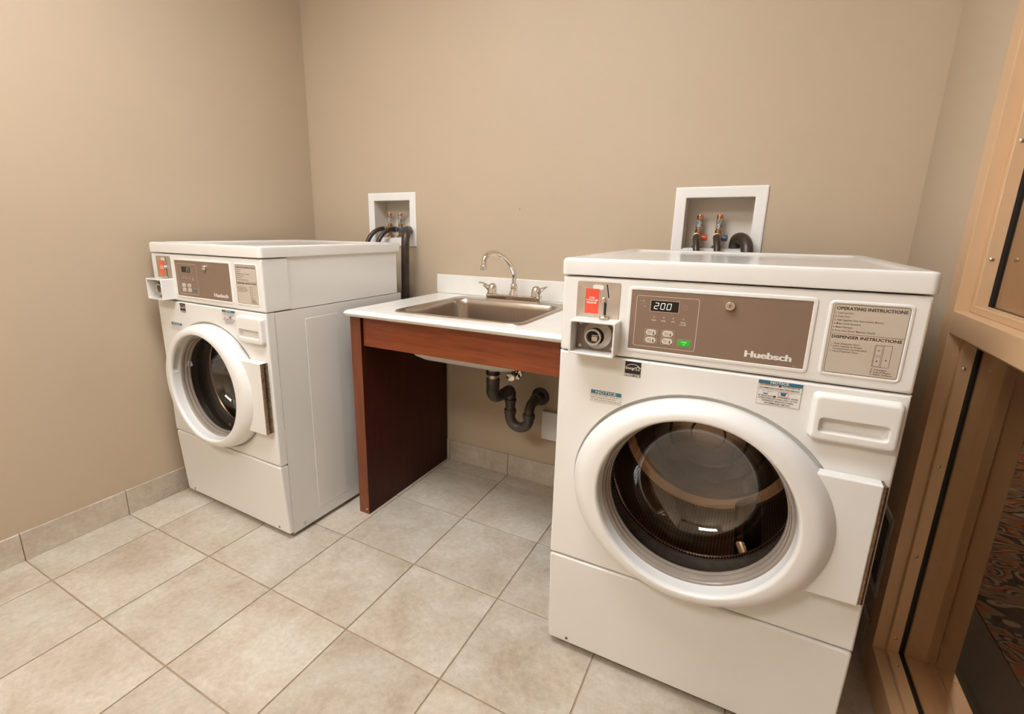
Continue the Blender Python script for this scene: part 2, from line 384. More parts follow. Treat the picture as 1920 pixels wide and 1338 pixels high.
for z0, z1 in ((0.100, 0.962), (1.012, 2.135)):
    b = B(); t = 0.013
    for q in ((YI - t, YI, z0, z1), (YI2, YI2 + t, z0, z1), (YI2 + t, YI - t, z0, z0 + t), (YI2 + t, YI - t, z1 - t, z1)):
        b.box(GX - 0.006, GX + 0.006, *q)
    wpart(b, 'glazing_gasket', 'black_slot')
    b = B(); b.box(GX - 0.001, GX + 0.001, YI2 + .001, YI - .001, z0 + .001, z1 - .001); wpart(b, 'pane', 'pane_glass')
def screw_head(c, axis, r, name='screw', m='screw_metal', parent=None, dome=0.5):
    t = B(); sgn = -1
    t.lathe([(r, 0), (r, sgn * r * 0.25), (r * 0.7, sgn * r * dome), (0.25 * r, sgn * r * (dome + .08)), (0.22 * r, sgn * r * (dome - .15)), (0, sgn * r * (dome - .15))], c, axis, 14)
    return t
for z in (0.155, 0.40, 0.645, 0.885, 1.128, 1.365, 1.60): wpart(screw_head((FX0 + 0.036, YI - 0.016, z), 'Y', 0.0042), 'screw', 'screw_metal')
for y in (-0.60, -0.85, -1.10): wpart(screw_head((FX0 + 0.036, y, 0.1185), 'Y', 0.004), 'screw', 'screw_metal')

# ---------------------------------------------------------- the hall beyond the window
HX1, HY1 = 4.6, 2.9
b = B(); b.box(RX + .13, HX1, BY, HY1, -0.10, -0.002); hf = struct(b.obj('floor', 'hall_carpet_plain')); hf.name = 'floor_hall'
b = B(); b.box(2.944, HX1, BY, HY1, -0.002, 0.003); hc = b.obj('carpet', 'carpet'); tag(hc, 'rust, grey and black swirl patterned hall carpet beyond the window', 'carpet')
b = B(); b.box(RX + .13, HX1, HY1, HY1 + .1, -0.1, CEIL); struct(b.obj('wall_hall_end', 'hall_wall'))
b = B(); b.box(HX1, HX1 + .1, BY, HY1, -0.1, CEIL); struct(b.obj('wall_hall_side', 'hall_wall'))
b = B(); b.box(RX + .03, RX + .13, 0.13, HY1, -0.1, CEIL); struct(b.obj('wall_hall_near', 'hall_wall'))
b = B(); b.box(RX + .13, HX1, BY - .1, BY, -0.1, CEIL); struct(b.obj('wall_hall_front', 'hall_wall'))
b = B(); b.box(RX + .1, HX1 + .1, BY, HY1 + .1, CEIL, CEIL + .1); struct(b.obj('ceiling_hall', 'ceiling_paint'))
b = B(); b.box(RX + .13, HX1, HY1 - .025, HY1, 0.90, 1.02, bev=0.006); struct(b.obj('trim_1', 'frame_paint'))

# ---------------------------------------------------------- vent grille low on the right wall
V0, V1, VZ0, VZ1 = -0.443, -0.135, 0.188, 0.430
vent = thing('vent_grille', 'grey slatted wall vent low on the wall behind the right washer', 'vent', (RX, (V0 + V1) / 2, VZ0))
VL = (RX, (V0 + V1) / 2, VZ0)
def vpart(b_, name, m): bmesh.ops.translate(b_.bm, verts=b_.bm.verts, vec=[-c for c in VL]); return b_.obj(name, m, vent)
b = B(); f_ = 0.022
b.box(RX - .008, RX, V0, V0 + f_, VZ0, VZ1, bev=.002).box(RX - .008, RX, V1 - f_, V1, VZ0, VZ1, bev=.002).box(RX - .008, RX, V0 + f_, V1 - f_, VZ0, VZ0 + f_, bev=.002).box(RX - .008, RX, V0 + f_, V1 - f_, VZ1 - f_, VZ1, bev=.002)
vpart(b, 'grille_frame', 'vent_paint')
b = B(); b.box(RX - .0015, RX, V0 + f_, V1 - f_, VZ0 + f_, VZ1 - f_); vpart(b, 'backing', 'black_slot')
for k in range(11):
    z = VZ0 + f_ + 0.004 + k * 0.0178
    b = B(); b.loft([[(RX - .007, y, z), (RX - .0015, y, z + .007), (RX - .0015, y, z + .009), (RX - .007, y, z + .002)] for y in (V0 + f_, V1 - f_)], cap0=True, cap1=True); vpart(b, 'slat', 'vent_slat')

# ---------------------------------------------------------- ceiling lamps, then the added hall lamp
for i, (x, y, st, lc) in enumerate(TROFFERS):
    t = thing('ceiling_light', ('recessed ceiling light panel above the left washer and sink', 'recessed ceiling light panel towards the front of the room')[i], 'ceiling light', (x, y, CEIL), 0, 'ceiling light panels')
    b = B(); hw, hd = 0.60, 0.30
    b.loft([[(p[0], p[1], z) for p in rr(-hw - o_, hw + o_, -hd - o_, hd + o_, 0.004, 2)] for o_, z in ((0.02, -0.0), (0.02, -0.012), (0.0, -0.012), (0.0, -0.0))], closev=True); b.obj('lamp_frame', 'lamp_housing', t)
    nm = 'lamp_diffuser%d' % i
    mat(nm, (0.9, 0.9, 0.9), 0.5, emit=lc, estr=st)
    for s_ in (-1, 1):
        b = B(); b.box(-hw + .01, hw - .01, s_ * .15 - .125, s_ * .15 + .125, -0.009, -0.002, bev=.001); b.obj('diffuser', nm, t)
t = thing('hall_fill_light', 'added unseen round lamp that lights the hall beyond the window', 'ceiling light', (3.5, 1.9, CEIL))  # added lamp out of view, placed to brighten the hall wall and carpet
mat('hall_fill_diffuser', (0.9, 0.9, 0.9), 0.5, emit=(1.0, 0.80, 0.58), estr=HALL_FILL)
b = B(); b.lathe([(0.19, 0), (0.19, -.03), (0.17, -.03), (0.17, 0)], (0, 0, 0), 'Z', 32); b.obj('lamp_frame', 'lamp_housing', t)
b = B(); b.lathe([(0.17, -.02), (0.15, -.05), (0.08, -.075), (0, -.08)], (0, 0, 0), 'Z', 32); b.obj('diffuser', 'hall_fill_diffuser', t)

# ------------------------------------------------------------------ washing machines
WW, DD = 0.683, 0.7186
HL, HB, HS, HP = 1.1156, 1.0738, 0.8900, 0.3163
CX, CZ = 0.338, 0.575
def P(s):                                   # machine-local: x 0..WW from the left, y 0 = front plane, z up -> centred on the base
    bmesh.ops.translate(s.bm, verts=s.bm.verts, vec=(-WW / 2, -DD / 2, 0)); return s
def segdigit(b_, ch, x, z, wd, h, y, t=0.0011, sl=0.14):
    segs = {'2': 'abged', '0': 'abcdef'}[ch]
    S = {'a': ((0, h), (wd, h)), 'b': ((wd, h), (wd, h / 2)), 'c': ((wd, h / 2), (wd, 0)), 'd': ((0, 0), (wd, 0)), 'e': ((0, 0), (0, h / 2)), 'f': ((0, h / 2), (0, h)), 'g': ((0, h / 2), (wd, h / 2))}
    for k in segs:
        (xa, za), (xb, zb) = S[k]; xa, xb = min(xa, xb), max(xa, xb); za, zb = min(za, zb), max(za, zb); g = 0.0004
        if xa == xb: q = [(xa - t / 2, za + g), (xa + t / 2, za + g), (xa + t / 2, zb - g), (xa - t / 2, zb - g)]
        else: q = [(xa + g, za - t / 2), (xb - g, za - t / 2), (xb - g, za + t / 2), (xa + g, za + t / 2)]
        b_.poly([(x + px + sl * pz, y, z + pz) for px, pz in q])

def make_washer(name, label, loc, rz):
    M = thing(name, label, 'washing machine', loc, rz, 'coin washing machines')
    def part(b_, nm, m, parent=None, **k): return P(b_).obj(nm, m, parent or M, **k)
    # cabinet: a hollow shell, open at the front where the panels close it
    b = B(); b.box(0.0012, WW - .0012, 0.0356, DD, 0.018, HS - .002, skip=('y0',)); cab = part(b, 'cabinet', 'enamel')
    b = B(); b.box(0.0035, WW - .0035, 0.1055, DD - .022, HS, HB + .003, bev=.0015); part(b, 'upper_cabinet', 'enamel', cab)
    b = B(); b.box(WW - .002, WW - .0002, 0.164, 0.323, 0.062, 0.848, bev=.0009, seg=1); part(b, 'side_panel', 'enamel', cab)
    b = B(); b.box(.0002, .002, 0.164, 0.323, 0.062, 0.848, bev=.0009, seg=1); part(b, 'side_panel', 'enamel', cab)
    for y in (0.088, 0.66):
        b = B(); b.lathe([(0.006, 0), (0.006, .0016), (.004, .002), (.0038, 0.0012), (0, .0012)], (WW, y, 0.036), 'X', 14); part(b, 'plug', 'vent_paint', cab)
    for x in (0.05, WW - .05):
        for y in (0.07, DD - .06):
            b = B(); b.lathe([(0, 0), (0.022, 0), (0.024, .004), (0.022, .011), (0.009, .013), (0.009, .022)], (x, y, 0), 'Z', 18); part(b, 'foot', 'rubber')
    # top lid with a raised rim
    b = B(); L_ = []
    for o_, z, r in ((-0.004, HB + .0025, .012), (0.003, HB + .0025, .014), (0.004, HB + .005, .014), (0.004, HL - .009, .014), (0.002, HL - .003, .013), (-0.003, HL - .0003, .012), (-0.008, HL, .012), (-0.024, HL, .02), (-0.030, HL - .002, .02), (-0.036, HL - .0055, .02), (-0.043, HL - .0065, .02)):
        L_.append([(p[0], p[1], z) for p in rr(-o_, WW + o_, -o_, DD + o_, r)])
    b.loft(L_, cap1=True); part(b, 'top_lid', 'enamel')
    # control fascia
    b = B(); L_ = []
    for o_, y in ((0, .104), (0, .007), (-.0012, .0032), (-.0035, .0008), (-.0065, 0)):
        L_.append([(p[0], y, p[1]) for p in rr(-o_, WW + o_, HS + .0012 - o_, HB - .0005 + o_, .004 + (-o_), 4)])
    b.loft(L_, cap0=True, cap1=True); fas = part(b, 'control_fascia', 'enamel')
    def rim(x0, x1, z0, z1, r, wd, h, nm):
        q = B(); q.loft([[(p[0], y, p[1]) for p in rr(x0 + o_, x1 - o_, z0 + o_, z1 - o_, max(r - o_, .001), 5)] for o_, y in ((-.0022, .0005), (-.0006, -h * .7), (.0008, -h), (wd - .0012, -h), (wd, -h * .4), (wd + .0004, .0005))]); return part(q, nm, 'enamel', fas)
    rim(0.1585, 0.5145, 0.9085, 1.0568, .008, .0068, .0022, 'bezel')
    rim(0.5345, 0.6590, 0.9105, 1.0545, .008, .0045, .0018, 'label_rim')
    # brown control plate with print, display, buttons, lock
    b = B(); b.box(0.1652, 0.5078, -.0010, .0005, 0.9152, 1.0498); cp = part(b, 'control_plate', 'brown_plate')
    y1 = -.0014
    b = B(); b.frameY(0.1758, 0.3069, 0.9238, 1.0389, .0011, y1, .005); part(b, 'border_line', 'pale_line', cp)
    b = B(); b.frameY(0.2066, 0.2671, 1.0048, 1.0304, .0010, y1, .0025); part(b, 'display_border', 'pale_line', cp)
    b = B(); b.loft([[(p[0], y, p[1]) for p in rr(0.2074, 0.2663, 1.0056, 1.0296, .002, 4)] for y in (-.0005, -.0014)], cap1=True); dsp = part(b, 'display', 'screen_black', cp)
    b = B()
    for k, ch in enumerate('200'): segdigit(b, ch, 0.2150 + k * .0132, 1.0112, .0078, .0130, -.0017)
    part(b, 'digits', 'digit_lit', cp)
    b = B()
    b.loft([[(0.2787 + r * math.cos(t_ * PI / 12), y1, 1.0187 + r * math.sin(t_ * PI / 12)) for t_ in range(24)] for r in (.0060, .0054)])
    b.rectY(0.2783, 0.2791, 1.0187, 1.0222, y1).rectY(0.2783, 0.2815, 1.0183, 1.0191, y1)
    part(b, 'clock_icon', 'dim_line', cp)
    for x in (0.2166, 0.2372, 0.2573, 0.2781): part(B().poly([(x + .0022 * math.cos(k * PI / 8), y1, 0.9927 + .0022 * math.sin(k * PI / 8)) for k in range(16)]), 'indicator_light', 'dim_line', cp)
    b = B()
    b.poly([(0.1835, y1, 1.0270), (0.1900, y1, 1.0275), (0.1930, y1, 1.0300), (0.1930, y1, 1.0240), (0.1900, y1, 1.0262), (0.1835, y1, 1.0258)])
    b.poly([(0.1860, y1, 1.0190), (0.1980, y1, 1.0215), (0.1980, y1, 1.0222), (0.1860, y1, 1.0197)])
    b.poly([(0.1905, y1, 1.0165), (0.1970, y1, 1.0160), (0.1972, y1, 1.0135), (0.1945, y1, 1.0135), (0.1940, y1, 1.0150), (0.1905, y1, 1.0152)])
    part(b, 'payment_icon', 'dim_line', cp)
    b = B()
    for x, s_ in ((0.2166, 'WASH'), (0.2372, 'RINSE'), (0.2573, 'SPIN'), (0.2781, 'DOOR')): b.text(s_, x, 0.9843, .0024, y1, align='C', bold=.02)
    b.text('LOCKED', 0.2781, 0.9792, .0024, y1, align='C', bold=.02); part(b, 'indicator_text', 'white_print', cp)
    b = B()
    [b.text('Huebsch', 0.4036 + dx, 0.9272 + dz, .0132, y1 - .00003 * (k_ + 1), wd=.0822, bold=.012, res=4) for k_, (dx, dz) in enumerate(((-.0009, 0), (-.00045, 0), (.00045, 0), (.0009, 0), (0, 0)))]
    part(b, 'brand_lettering', 'white_print', cp)
    b = B(); b.text('801590', 0.4890, 0.9182, .0018, y1, align='L'); part(b, 'part_number', 'pale_line', cp)
    for bx, bz, s1, s2 in ((0.2133, .9572, 'NORMAL', 'HOT'), (0.2490, .9575, 'PERM PRESS', 'WARM'), (0.2133, .9400, 'NORMAL', 'WARM'), (0.2487, .9405, 'DELICATES', 'COLD')):
        q = B(); q.loft([[(p[0], y, p[1]) for p in rr(bx - .0112, bx + .0112, bz - .0064, bz + .0064, .0062, 6)] for y in (-.0008, -.0022)], cap1=True); bt = part(q, 'button', 'button_cream', cp)
        q = B(); q.text(s1, bx - .0032, bz + .0010, .0021, -.0025, wd=.0098, align='C', bold=.02).text(s2, bx - .0032, bz - .0030, .0021, -.0025, align='C', bold=.02)
        q.poly([(bx + .0056 + .0019 * math.cos(k * PI / 6), -.0025, bz - .0024 + .0019 * math.sin(k * PI / 6)) for k in range(12)])
        q.poly([(bx + .0040, -.0025, bz - .0018), (bx + .0072, -.0025, bz - .0018), (bx + .0060, -.0025, bz + .0036), (bx + .0052, -.0025, bz + .0036)])
        part(q, 'button_print', 'mid_print', cp)
        q = B(); q.frameY(bx - .0135, bx + .0135, bz - .0080, bz + .0080, .0005, y1, .003); part(q, 'button_outline', 'pale_line', cp)
    q = B(); q.loft([[(p[0], y, p[1]) for p in rr(0.2722, 0.2961, .9338, .9460, .0018, 4)] for y in (-.0008, -.0022)], cap1=True); st = part(q, 'start_button', 'button_green', cp)
    q = B(); q.text('START', 0.2842, .9412, .0028, -.0025, wd=.012, align='C', bold=.02)
    q.loft([[(0.2842 + r * math.cos(k * PI / 6), -.0025, .9374 + r * math.sin(k * PI / 6)) for k in range(12)] for r in (.0018, .0012)]); stx = part(q, 'start_text', 'green_text', cp)
    q = B(); q.frameY(0.2700, 0.2983, .9316, .9482, .0005, y1, .003); part(q, 'button_outline', 'pale_line', cp)
    q = B(); q.lathe([(.0100, -.0005), (.0100, -.006), (.0088, -.0085), (.0066, -.0090), (.0062, -.0070), (.0035, -.0070), (.0032, -.0088), (0, -.0088)], (0.3648, 0, 1.0303), 'Y', 28); lk = part(q, 'key_lock', 'chrome', cp)
    q = B(); q.box(0.3640, 0.3656, -.0091, -.0086, 1.0280, 1.0326); part(q, 'key_slot', 'black_slot', cp)
    # instruction plate
    b = B(); b.loft([[(p[0], y, p[1]) for p in rr(0.5388, 0.6552, 0.9140, 1.0512, .004, 4)] for y in (.0005, -.0008)], cap1=True); ip = part(b, 'instruction_plate', 'label_grey')
    y2 = -.0011; b = B(); b.frameY(0.5418, 0.6540, 0.9163, 1.0490, .0006, y2, .005); b.rectY(0.5418, 0.6540, 0.9924, 0.9930, y2)
    b.text('OPERATING INSTRUCTIONS', 0.5448, 1.0388, .0056, y2, wd=.1055, bold=.03).text('DISPENSER INSTRUCTIONS', 0.5448, 0.9845, .0054, y2, wd=.1055, bold=.03)
    b.frameY(0.6135, 0.6390, 0.9360, 0.9780, .0005, y2, 0).rectY(0.6265, 0.6270, 0.9360, 0.9780, y2)
    b.frameY(0.6150, 0.6250, 0.9580, 0.9762, .0004, y2, 0).frameY(0.6150, 0.6250, 0.9378, 0.9560, .0004, y2, 0)
    b.text('C', 0.620, 0.9660, .0030, y2, align='C', bold=.03).text('B', 0.620, 0.9456, .0030, y2, align='C', bold=.03).text('A', 0.6330, 0.9490, .0030, y2, align='C', bold=.03)
    part(b, 'printed_heading', 'dark_print', ip)
    b = B(); w_ = {0: .024, 1: .020, 2: .0700, 3: .0380, 4: .0260, 5: .0610}
    for k, s_ in enumerate(('Load Laundry.', 'Close Door.', 'Add Supplies (See Instructions Below).', 'Make Cycle Selection.', 'Make Payment.', 'Press Start (Door Must be Closed).')):
        z = 1.0313 - k * .0068; b.text('%d.' % (k + 1), 0.5440, z, .0034, y2, bold=.012).text(s_, 0.5482, z, .0034, y2, wd=w_[k] * 1.02, bold=.012)
    part(b, 'operating_steps', 'mid_print', ip); b = B()
    for k, (n_, s_, wd) in enumerate((('1.', 'Open Dispenser Door.', .042), ('2.', 'Load Supplies in Proper', .046), ('', 'Compartment (as indicated).', .054), ('3.', 'Close Dispenser Door.', .042))):
        z = 0.9725 - k * .0050
        if n_: b.text(n_, 0.5452, z, .0031, y2, bold=.012)
        b.text(s_, 0.5494, z, .0031, y2, wd=wd, bold=.012)
    part(b, 'dispenser_steps', 'mid_print', ip); b = B()
    for k, (n_, s_, wd) in enumerate((('A.', 'Detergent', .019), ('B.', 'Liquid Bleach', .0255), ('C.', 'Fabric Softener', .0290))):
        b.text(n_, 0.6130, 0.9295 - k * .0046, .0031, y2, bold=.012).text(s_, 0.6185, 0.9295 - k * .0046, .0031, y2, wd=wd, bold=.012)
    part(b, 'compartment_key', 'mid_print', ip)
    # coin plate
    b = B(); b.loft([[(p[0], y, p[1]) for p in rr(0.0372, 0.1385, 0.9600, 1.0628, .005, 4)] for y in (.0005, -.0014)], cap1=True); cn = part(b, 'coin_plate', 'coin_steel')
    y3 = -.0018
    b = B(); b.poly([(p[0], y3, p[1]) for p in rr(0.0740, 0.1000, 1.0445, 1.0560, .005, 3)]); part(b, 'pale_sticker', 'sticker_white', cn)
    b = B(); b.poly([(p[0], y3 - .0002, p[1]) for p in rr(0.0578, 0.0899, 0.9880, 1.0462, .0012, 2)]); rl = part(b, 'release_label', 'label_red', cn)
    b = B(); b.text('COIN', 0.0735, 1.0232, .0040, y3 - .0005, wd=.0135, align='C', bold=.03).text('RELEASE', 0.0735, 1.0116, .0044, y3 - .0005, wd=.023, align='C', bold=.03)
    b.rectY(0.0600, 0.0850, 1.0188, 1.0204, y3 - .0005).poly([(0.0840, y3 - .0005, 1.0166), (0.0885, y3 - .0005, 1.0196), (0.0840, y3 - .0005, 1.0226)]); part(b, 'label_print', 'white_print', cn)
    b = B(); b.poly([(0.1060, y3, 1.0575), (0.1092, y3, 1.0575), (0.1150, y3, 1.0272), (0.1118, y3, 1.0268)]); b.poly([(p[0], y3, p[1]) for p in rr(0.1030, 0.1096, 0.9860, 1.0150, .0025, 3)]); part(b, 'coin_slot', 'black_slot', cn)
    b = B(); b.poly([(0.1092, y3 - .0003, 1.0580), (0.1100, y3 - .0003, 1.0580), (0.1160, y3 - .0003, 1.0262), (0.1110, y3 - .0003, 1.0200), (0.1106, y3 - .0003, 1.0205), (0.1150, y3 - .0003, 1.0266)]); b.rectY(0.1096, 0.1102, 0.988, 1.013, y3 - .0003); part(b, 'slot_edge', 'white_print', cn)
    b = B(); b.lathe([(.0070, -.001), (.0070, -.004), (.0050, -.0085), (0, -.0100)], (0.1020, 0, 1.0208), 'Y', 20); part(b, 'release_knob', 'chrome', cn)
    b = B(); b.lathe([(.0105, .0), (.0110, .004), (.0085, .0065), (0.003, .0068), (0.003, .0055), (0, .0055)], (0.1065, -.010, 0.9790), 'Z', 20); part(b, 'button_cup', 'screw_metal', cn)
    # coin box
    cx0, cx1, cz0, cz1, cd = 0.0375, 0.1450, 0.8965, 0.9780, 0.050
    b = B(); L_ = []
    for o_, y in ((0, .0), (0, -cd + .003), (-.0006, -cd + .0008), (-.0015, -cd), (-.0042, -cd), (-.0052, -cd + .0012), (-.0052, -.0070)):
        L_.append([(p[0], y, p[1]) for p in rr(cx0 - o_, cx1 + o_, cz0 - o_, cz1 + o_, .004, 4)])
    b.loft(L_, cap1=True); cb = part(b, 'coin_box', 'enamel')
    b = B(); b.box(cx0 + .006, cx1 - .006, -.0100, -.0068, cz0 + .006, cz1 - .006); part(b, 'coin_face', 'coin_back', cb)
    ccx, ccz = 0.0960, 0.9400
    b = B(); b.lathe([(.0330, -.0100), (.0330, -.0150), (.0315, -.0165), (.0285, -.0180), (.0235, -.0235), (.0200, -.0300)], (ccx, 0, ccz), 'Y', 40); part(b, 'coin_cup', 'cast_steel', cb)
    b = B(); b.lathe([(.0200, -.0270), (.0200, -.0320), (.0190, -.0335), (.0160, -.0335), (.0150, -.0320), (.0150, -.0200), (0, -.0200)], (ccx - .006, 0, ccz - .003), 'Y', 36); part(b, 'coin_ring', 'cast_steel', cb)
    b = B(); b.poly([(ccx - .006 + .0148 * math.cos(k * PI / 12), -.0205, ccz - .003 + .0148 * math.sin(k * PI / 12)) for k in range(24)]); part(b, 'coin_hole', 'sticker_black', cb)
    b = B(); b.box(ccx - .011, ccx + .003, -.0250, -.0204, ccz - .0140, ccz - .0030, bev=.001); b.box(ccx - .011, ccx + .004, -.0245, -.0204, ccz - .0010, ccz + .0005, bev=.0004); part(b, 'coin_tongue', 'cast_steel', cb)
    for x in (cx0 + .017, cx1 - .013):
        for z in (cz0 + .014, cz1 - .013):
            b = B(); b.lathe([(.0048, -.0095), (.0048, -.0115), (.0030, -.0140), (0, -.0148)], (x, 0, z), 'Y', 14); part(b, 'rivet', 'cast_steel', cb)
    # front panel with the round door recess
    N_ = 128; an = [2 * PI * i / N_ for i in range(N_)]
    corners = [(WW - CX, HS - .001 - CZ), (-CX, HS - .001 - CZ), (-CX, HP + .001 - CZ), (WW - CX, HP + .001 - CZ)]
    snap = {}
    for c in corners:
        a = math.atan2(c[1], c[0]) % (2 * PI); snap[round(a / (2 * PI) * N_) % N_] = c
    def rectloop(ins, y):
        l = []
        X0, X1, Z0, Z1 = -CX + ins, WW - CX - ins, HP + .001 - CZ + ins, HS - .001 - CZ - ins
        for i, a in enumerate(an):
            if i in snap: x, z = (X1 if snap[i][0] > 0 else X0), (Z1 if snap[i][1] > 0 else Z0)
            else:
                c, s_ = math.cos(a), math.sin(a); k = 1e9
                if c > 1e-9: k = min(k, X1 / c)
                if c < -1e-9: k = min(k, X0 / c)
                if s_ > 1e-9: k = min(k, Z1 / s_)
                if s_ < -1e-9: k = min(k, Z0 / s_)
                x, z = k * c, k * s_
            l.append((CX + x, y, CZ + z))
        return l
    def ell(ra, rb, y): return [(CX + ra * math.cos(a), y, CZ + rb * math.sin(a)) for a in an]
    b = B(); b.loft([rectloop(0, .034), rectloop(0, .007), rectloop(.0012, .0032), rectloop(.0035, .0008), rectloop(.0062, 0), ell(.2850, .2530, 0), ell(.2825, .2508, .0010), ell(.2810, .2492, .0045), ell(.2795, .2475, .0105), ell(.235, .225, .0115)])
    part(b, 'front_panel', 'enamel')
    # dispenser drawer
    b = B(); L_ = []
    for o_, y, r in ((.002, .0005, .010), (0, -.004, .010), (-.0006, -.0120, .010), (-.0022, -.0158, .009), (-.0048, -.0176, .008), (-.0075, -.0180, .007)):
        L_.append([(p[0], y, p[1]) for p in rr(.5345 - o_, .6745 + o_, .7785 - o_, .8730 + o_, r, 6)])
    for o_, y, r in ((.0010, -.0180, .007), (0, -.0176, .007), (-.0008, -.0160, .006), (-.0014, -.0110, .006), (-.0026, -.0050, .006), (-.0060, -.0014, .005), (-.0110, -.0008, .003)):
        L_.append([(p[0], y, p[1] + (.0035 * math.cos((p[0] - .604) / .055 * PI / 2) * (1 if p[1] > .812 else -.6))) for p in rr(.5478 - o_, .6595 + o_, .7965 - o_, .8275 + o_, r, 6)])
    b.loft(L_, cap1=True); part(b, 'dispenser_drawer', 'door_plastic')
    # door: moulded ring with pull pocket, hinge flap, retainer, bowl glass
    def pocket(a):
        d = math.degrees(a); return max(0.0, min(1.0, (d - 138) / 5)) * max(0.0, min(1.0, (170 - d) / 1.5))
    def dl(ra, rb, y, pk=0.0): return [(CX + (ra + pk * pocket(a)) * math.cos(a), y, CZ + (rb + pk * pocket(a)) * math.sin(a)) for a in an]
    b = B(); b.loft([dl(.2040, .2040, .012), dl(.262, .236, .012), dl(.276, .2425, .004), dl(.2775, .2432, -.007), dl(.2765, .2428, -.017), dl(.2720, .2412, -.0285), dl(.2645, .2382, -.0390), dl(.2565, .2346, -.0465), dl(.2480, .2302, -.0520), dl(.2390, .2250, -.0552), dl(.2290, .2195, -.0566), dl(.2150, .2138, -.0572), dl(.2108, .2108, -.0566), dl(.2078, .2078, -.0540), dl(.2060, .2060, -.0480), dl(.2057, .2057, -.0465), dl(.2057, .2057, -.0460, .020), dl(.2049, .2049, -.0260, .020), dl(.2049, .2049, -.0255), dl(.2042, .2042, -.0180)], closev=True)
    dr = part(b, 'door_ring', 'door_plastic')
    b = B(); b.box(.545, .6655, -.0300, .0, .4470, .7160, bev=.004, seg=3); part(b, 'hinge_flap', 'door_plastic', dr)
    b = B(); b.box(.6655, .6690, -.0285, -.0005, .4530, .7140)
    for k in range(44): b.lathe([(.0, .4530 + k * .00593), (.0046, .4530 + k * .00593), (.0046, .4530 + k * .00593 + .0053), (0, .4530 + k * .00593 + .0053)], (.6688, -.0240, 0), 'Z', 8)
    for k in range(8): b.lathe([(.0030, 0), (.0030, .0009), (0, .0012)], (.6690, -.0100, .468 + k * .033), 'X', 10)
    part(b, 'piano_hinge', 'hinge_metal', dr)
    b = B(); b.lathe([(.2042, -.0185), (.1990, -.0195), (.1965, -.0170), (.1955, -.0100), (.1985, -.0060), (.1935, -.0030), (.1925, .0020), (.1950, .0050), (.1905, .0080), (.1900, .0140), (.2042, .0140)], (CX, 0, CZ), 'Y', 128, closev=True); part(b, 'glass_retainer', 'retainer', dr)
    b = B(); b.lathe([(.1935, .004), (.1900, .020), (.1840, .045), (.1760, .075), (.1640, .103), (.1460, .124), (.1200, .138), (.0850, .146), (.0450, .150), (0, .151)], (CX, 0, CZ), 'Y', 128); part(b, 'glass_bowl', 'bowl_glass', dr, ang=80)
    # gasket, drum, lifters
    b = B(); b.lathe([(.2050, .016), (.2360, .021), (.2300, .040), (.2160, .052), (.2280, .066), (.2360, .085), (.2180, .094), (.2120, .104)], (CX, 0, CZ), 'Y', 96); part(b, 'door_gasket', 'gasket')
    loc = (CX - WW / 2, -DD / 2, CZ)
    b = B(); b.lathe([(.2060, .108), (.2090, .104), (.2200, .106), (.2450, .118), (.2600, .124), (.2640, .132), (.2640, .440), (.2560, .452)], (CX, 0, CZ), 'Y', 96); P(b); drm = b.obj('drum', 'drum', M, loc=loc)
    b = B(); b.lathe([(.2560, .452), (.2300, .462), (.2150, .452), (.1700, .456), (.1600, .446), (.1150, .448), (.1050, .436), (.0500, .436), (.0450, .428), (0, .428)], (CX, 0, CZ), 'Y', 96); part(b, 'drum_back', 'drum_plain', drm).location = (-loc[0], -loc[1], -loc[2])
    for k in range(3):
        a0 = math.radians(62 + 120 * k); q = B(); L_ = []
        for y, hh, ww in ((.145, .004, .030), (.175, .052, .034), (.38, .062, .038), (.435, .040, .034)):
            l = []
            for u, v in ((-1, 0), (-.75, .35), (-.35, .9), (0, 1), (.35, .9), (.75, .35), (1, 0)):
                tx, rn = u * ww, .262 - v * hh; ca, sa = math.cos(a0), math.sin(a0)
                l.append((CX + rn * ca - tx * sa, y, CZ + rn * sa + tx * ca))
            L_.append(l)
        q.loft(L_, cap0=True, cap1=True); part(q, 'drum_lifter', 'drum_plain', drm).location = (-loc[0], -loc[1], -loc[2])
    # lower service panel, leaning in towards the bottom
    b = B(); L_ = []
    for o_, y in ((0, .034), (0, .008), (-.0012, .0038), (-.0035, .0012), (-.0065, .0004)):
        L_.append([(p[0], y + (.017 * ((HP - .002 - p[1]) / .29) ** 1.0 if y < .02 else 0), p[1]) for p in rr(-o_, WW + o_, .0225 - o_, HP - .0025 + o_, .008, 5)])
    b.loft(L_, cap0=True, cap1=True); lp = part(b, 'lower_panel', 'enamel')
    for x in (0.058, WW - .058):
        b = B(); b.lathe([(.0040, .0152), (.0040, .0140), (.0025, .0135), (0, .0138)], (x, 0, .0405), 'Y', 12); part(b, 'panel_screw', 'mid_print', lp)
    # stickers on the front panel
    ys_ = -.0006
    b = B(); b.loft([[(p[0], y, p[1]) for p in rr(.1625, .1988, .8478, .8836, .0008, 2)] for y in (.0002, ys_)], cap1=True); es = part(b, 'efficiency_sticker', 'sticker_black')
    b = B(); yy = ys_ - .0003; ex, ez = .1806, .8562
    arc = [(math.radians(20 + 140 * k / 20)) for k in range(21)]
    for k in range(20):
        b.poly([(ex + r_ * math.cos(t_), yy, ez + .0012 + r_ * .98 * math.sin(t_)) for r_, t_ in ((.0200, arc[k]), (.0212, arc[k]), (.0212, arc[k + 1]), (.0200, arc[k + 1]))] if all(abs(.0212 * math.cos(t_)) < .0182 for t_ in (arc[k], arc[k + 1])) else [(ex, yy, ez + .024), (ex + .0001, yy, ez + .024), (ex, yy, ez + .0241)])
    stp = [(.1916 + (r_ * .0075) * math.sin(k * PI / 5), .8684 + (r_ * .0075) * math.cos(k * PI / 5)) for k, r_ in enumerate([1, .45] * 5)]
